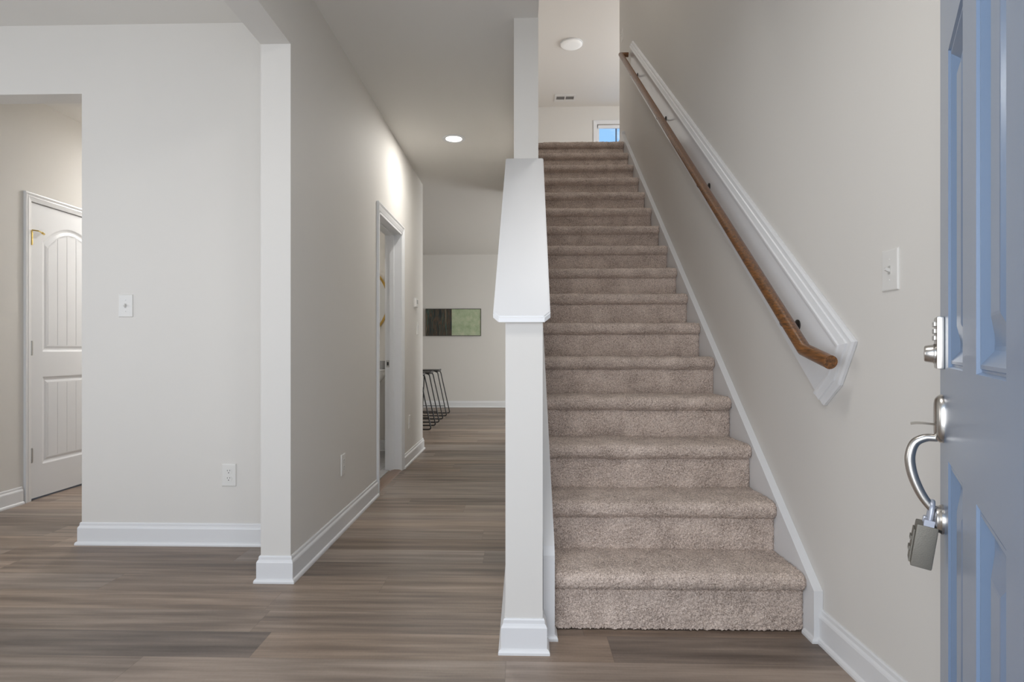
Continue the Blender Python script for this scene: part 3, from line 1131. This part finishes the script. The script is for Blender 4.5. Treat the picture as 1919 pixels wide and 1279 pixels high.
def outlet(p, nrm, label):
    M = plate_M(p, nrm)
    t = thing('wall_outlet', label, 'outlet', p)
    pobj(M, 'wall_plate', plate_mesh(), PLATE, t)
    for cy in (.0195, -.0195):
        b = bmesh.new()
        ring = []
        for z in (.0058, .0072):
            r_ = []
            for k in range(28):
                a = 2 * math.pi * k / 28
                x, y = .0172 * math.cos(a), .0172 * math.sin(a)
                y = max(-.0135, min(.0135, y))
                r_.append(b.verts.new((x, cy + y, z)))
            ring.append(r_)
        for k in range(28):
            b.faces.new((ring[0][k], ring[0][(k + 1) % 28], ring[1][(k + 1) % 28], ring[1][k]))
        b.faces.new(ring[1])
        rc = pobj(M, 'receptacle', b, PLATE, t)
        s = boxes([(-.0075, -.0052, cy + .001, cy + .0085, .0070, .0074), (.0052, .0075, cy + .002, cy + .0085, .0070, .0074)])
        pobj(M, 'slot', s, DARK, rc)
        pobj(M, 'ground_hole', lathe([(.0026, .0070), (.0026, .0074)], Matrix.Translation((0, cy - .007, 0)), 12), DARK, rc)
    screws(M, t, (0,))
    return t


toggle_switch((-2.092, YL, 1.266), (0, -1, 0), 'white toggle light switch on the wall left of the column')
toggle_switch((XR, 1.743, 1.261), (-1, 0, 0), 'white toggle light switch on the right wall beside the blue door')
toggle_switch((XR, 6.28, 4.33), (-1, 0, 0), 'small white light switch on the upstairs wall above the handrail top')
outlet((-1.538, YL, .372), (0, -1, 0), 'white electrical outlet low on the wall left of the column')
outlet((XH, 3.403, .374), (1, 0, 0), 'white electrical outlet on the hall wall before the bathroom doorway')
outlet((XH, 5.44, .376), (1, 0, 0), 'white electrical outlet on the hall wall beyond the bathroom doorway')
# rocker pair beyond the doorway
M = plate_M((XH, 5.88, 1.245), (1, 0, 0))
t = thing('rocker_switch', 'white rocker light switch at the far end of the hall wall', 'light switch', (XH, 5.88, 1.245))
pobj(M, 'wall_plate', plate_mesh(), PLATE, t)
pobj(M, 'rocker', prism([(-.033, .006), (-.033, .0075), (0, .0095), (.033, .013), (.033, .006)], 'x', -.0165, .0165), PLATE, t)
# thermostat
M = plate_M((XH, 5.74, 1.49), (1, 0, 0))
t = thing('thermostat', 'small white thermostat on the hall wall above the rocker switch', 'thermostat', (XH, 5.74, 1.49))
pobj(M, 'back_plate', bx(-.062, .062, -.05, .05, 0, .006, .002), PLATE, t)
pobj(M, 'housing', bx(-.055, .055, -.043, .043, .006, .025, .005), PLATE, t)
pobj(M, 'display', bx(-.034, .034, -.012, .026, .0245, .0256), simple('grey_display', (.36, .37, .36), .25), t)

# ------------------------------------------------------------------ ceiling fittings
t = thing('recessed_light', 'round recessed ceiling light switched on in the hall', 'ceiling light', (-.545, 4.855, CZ))
cx, cy = -.545, 4.855
obj('trim_ring', lathe([(.094, CZ - .0005), (.094, CZ - .004), (.088, CZ - .009), (.074, CZ - .008), (.066, CZ - .004), (.066, CZ - .0005)], Matrix.Translation((cx, cy, 0)), 48, cap=False), TRIM, t, smooth=True, angle=40)
obj('lens', lathe([(.0665, CZ - .001), (.0665, CZ - .005), (.05, CZ - .0075), (.01, CZ - .008)], Matrix.Translation((cx, cy, 0)), 48), LAMP, t, smooth=True, angle=40)
d = bpy.data.lights.new('recessed_light_glow', 'AREA')
d.shape = 'DISK'
d.size = .13
d.energy = POWER['recessed_light_glow']
d.color = (1, .975, .93)
lo_ = bpy.data.objects.new('recessed_light_glow', d)
lo_.location = (cx, cy, CZ - .012)
COL.objects.link(lo_)

cx, cy = .745, 8.78
t = thing('dome_light', 'round white flush ceiling light above the upper landing', 'ceiling light', (cx, cy, UC))
obj('base_ring', lathe([(.165, UC - .0005), (.165, UC - .018), (.158, UC - .02)], Matrix.Translation((cx, cy, 0)), 48), TRIM, t, smooth=True, angle=40)
obj('diffuser', lathe([(.156, UC - .018), (.155, UC - .026), (.145, UC - .033), (.10, UC - .037), (.02, UC - .038)], Matrix.Translation((cx, cy, 0)), 48), OPAL, t, smooth=True, angle=40)

t = thing('ceiling_vent', 'small rectangular ceiling vent with two dark slots upstairs', 'vent', (.79, 10.66, UC))
x0, x1, y0, y1 = .60, .98, 10.52, 10.80
F0, F1 = UC - .012, UC - .0005
obj('vent_frame', boxes([(x0, x1, y0, y0 + .07, F0, F1), (x0, x1, y1 - .07, y1, F0, F1), (x0, x0 + .035, y0 + .07, y1 - .07, F0, F1), (x1 - .035, x1, y0 + .07, y1 - .07, F0, F1), (.78, .80, y0 + .07, y1 - .07, F0, F1)]), VENTM, t)
obj('vent_opening', boxes([(x0 + .03, x1 - .03, y0 + .06, y1 - .06, UC - .004, UC - .001)]), VENTD, t)
for i in range(3):
    yy = y0 + .098 + i * .04
    obj('louvre', boxes([(x0 + .036, x1 - .036, yy, yy + .003, UC - .010, UC - .0045)]), simple('louvre_in_shade', (.3, .29, .28), .6), t)  # louvre colour darkened to carry the shade inside the slots

# ------------------------------------------------------------------ picture
px0, px1, pz0, pz1 = -1.706, -.722, 1.30, 1.772
t = thing('wall_art', 'wide abstract picture, dark streaked left half and pale green right half', 'picture', (-1.21, YB, pz0))
xm = px0 + (px1 - px0) * .472
obj('frame', boxes([(px0 - .008, px0, YB - .035, YB - .001, pz0 - .008, pz1 + .008), (px1, px1 + .008, YB - .035, YB - .001, pz0 - .008, pz1 + .008), (px0, px1, YB - .035, YB - .001, pz0 - .008, pz0), (px0, px1, YB - .035, YB - .001, pz1, pz1 + .008), (px0, px1, YB - .012, YB - .001, pz0, pz1)]), simple('picture_frame', (.05, .045, .035), .5), t)
pd = obj('canvas_half', boxes([(px0, xm, YB - .030, YB - .012, pz0, pz1)]), ARTD, t)
pd['label'] = 'dark streaked half'
pg = obj('canvas_half', boxes([(xm, px1, YB - .030, YB - .012, pz0, pz1)]), ARTG, t)
pg['label'] = 'pale green half'

# ------------------------------------------------------------------ bar stools


def rounded(pts, r, n=5):
    P = [Vector(p) for p in pts]
    outp = [P[0]]
    for a, b_, c in zip(P, P[1:], P[2:]):
        d1, d2 = (a - b_).normalized(), (c - b_).normalized()
        s, e = b_ + d1 * r, b_ + d2 * r
        for k in range(n + 1):
            q = k / n
            outp.append(s * (1 - q) ** 2 + b_ * 2 * q * (1 - q) + e * q * q)
    outp.append(P[-1])
    return outp


def hoop(cx, y, lean):
    """closed wire trapezoid standing in the x-z plane"""
    hb, zt0 = .225, .695
    return rounded([(cx - .16, y + lean, zt0), (cx - .185, y + lean, zt0), (cx - hb, y, .009), (cx + hb, y, .009), (cx + .075, y + lean, zt0), (cx + .05, y + lean, zt0)], .035)


stool = thing('bar_stool', '', 'bar stool', (-1.38, 9.50, 0), 0, 'bar stools at the kitchen counter')
SX, SY = -1.38, 9.50
for yy, ln in ((SY - .205, .03), (SY + .205, -.03)):
    obj('leg_frame', tube(hoop(SX, yy, ln), .0085, 8), BLACKM, stool, smooth=True, angle=50)
for xx in (SX - .16, SX + .055):
    obj('seat_support', tube([(xx, SY - .16, .69), (xx, SY + .16, .69)], .007, 8), BLACKM, stool)
obj('footrest', tube([(SX - .195, SY - .198, .16), (SX + .195, SY - .198, .16)], .006, 8), BLACKM, stool)
b = bx(SX - .205, SX + .085, SY - .19, SY + .19, .697, .721, .011)
for v in b.verts:
    v.co.z += .10 * (v.co.x - SX + .06) ** 2
obj('seat', b, BLACKS, stool, smooth=True, angle=40)
for q in (-1, 1):
    obj('seat_rim', boxes([(SX - .06 + q * .145 - .004, SX - .06 + q * .145 + .004, SY - .15, SY + .15, .700, .730)]), BLACKM, stool)


def dup(root, loc, label):
    r_ = root.copy()
    COL.objects.link(r_)
    r_.location = loc
    r_['label'] = label
    for ch in list(root.children):
        c = ch.copy()
        COL.objects.link(c)
        c.parent = r_
    return r_


stool['label'] = 'black wire-leg bar stool farthest down the hall, nearest the picture wall'
dup(stool, (-1.38, 8.65, 0), 'middle one of the black wire-leg bar stools')
dup(stool, (-1.38, 7.88, 0), 'black wire-leg bar stool nearest the hall wall end')

# ------------------------------------------------------------------ bathroom glimpse
MX, MY, MZ, MR = -1.735, 6.05, 1.53, .40
t = thing('round_mirror', 'round gold-framed mirror in the bathroom', 'mirror', (MX, MY, MZ))
obj('frame', lathe([(MR - .022, .002), (MR, .002), (MR, .022), (MR - .006, .026), (MR - .022, .024), (MR - .022, .002)], axis_to((0, -1, 0), (MX, MY, MZ)), 72, cap=False), GOLD, t, smooth=True, angle=40)
obj('mirror_glass', lathe([(MR - .02, .004), (MR - .02, .010)], axis_to((0, -1, 0), (MX, MY, MZ)), 72), MIRR, t)

PX_, PY_ = -1.62, 5.79
t = thing('pedestal_sink', 'white pedestal sink under the round mirror', 'sink', (PX_, PY_, .006))
b = bmesh.new()
rings = []
for sc, z in ((.52, .66), (.78, .70), (.95, .76), (1.0, .81), (1.0, .838), (.97, .842), (.82, .842), (.74, .80), (.5, .74), (.1, .73)):
    ring = []
    for k in range(44):
        a = 2 * math.pi * k / 44
        ca, sa = math.cos(a), math.sin(a)
        e = .62
        ring.append(b.verts.new((PX_ + .29 * sc * math.copysign(abs(ca) ** e, ca), PY_ + .235 * sc * math.copysign(abs(sa) ** e, sa) + (.02 if sc < .9 and z > .72 else 0) * -1, z)))
    rings.append(ring)
for p, q in zip(rings, rings[1:]):
    for k in range(44):
        b.faces.new((p[k], p[(k + 1) % 44], q[(k + 1) % 44], q[k]))
b.faces.new(rings[0][::-1])
b.faces.new(rings[-1])
obj('basin', b, CERAM, t, smooth=True, angle=40)
obj('pedestal', lathe([(.13, .006), (.125, .03), (.085, .1), (.08, .45), (.10, .60), (.15, .68)], Matrix.Translation((PX_, PY_ + .03, 0)), 28), CERAM, t, smooth=True, angle=40)
obj('faucet', tube(smooth_path([(PX_, 5.97, .842), (PX_, 5.97, .93), (PX_, 5.945, .965), (PX_, 5.88, .96), (PX_, 5.86, .93)], 5), .011, 12), GOLD, t, smooth=True, angle=50)
for dx in (-.1, .1):
    b = lathe([(.016, .842), (.014, .87), (.006, .885)], Matrix.Translation((PX_ + dx, 5.97, 0)), 16)
    add_box(b, PX_ + dx - .004, PX_ + dx + .004, 5.93, 5.97, .885, .893)
    obj('tap_handle', b, GOLD, t, smooth=True, angle=40)
t = thing('tumbler', 'small grey tumbler on the sink deck in the bathroom', 'tumbler', (PX_ + .235, 5.9, .842))
t_b = lathe([(.034, .8425), (.037, .845), (.040, .925), (.037, .925), (.034, .85), (.005, .849)], Matrix.Translation((PX_ + .235, 5.9, 0)), 24)
obj('cup', t_b, GREYM, t, smooth=True, angle=40)
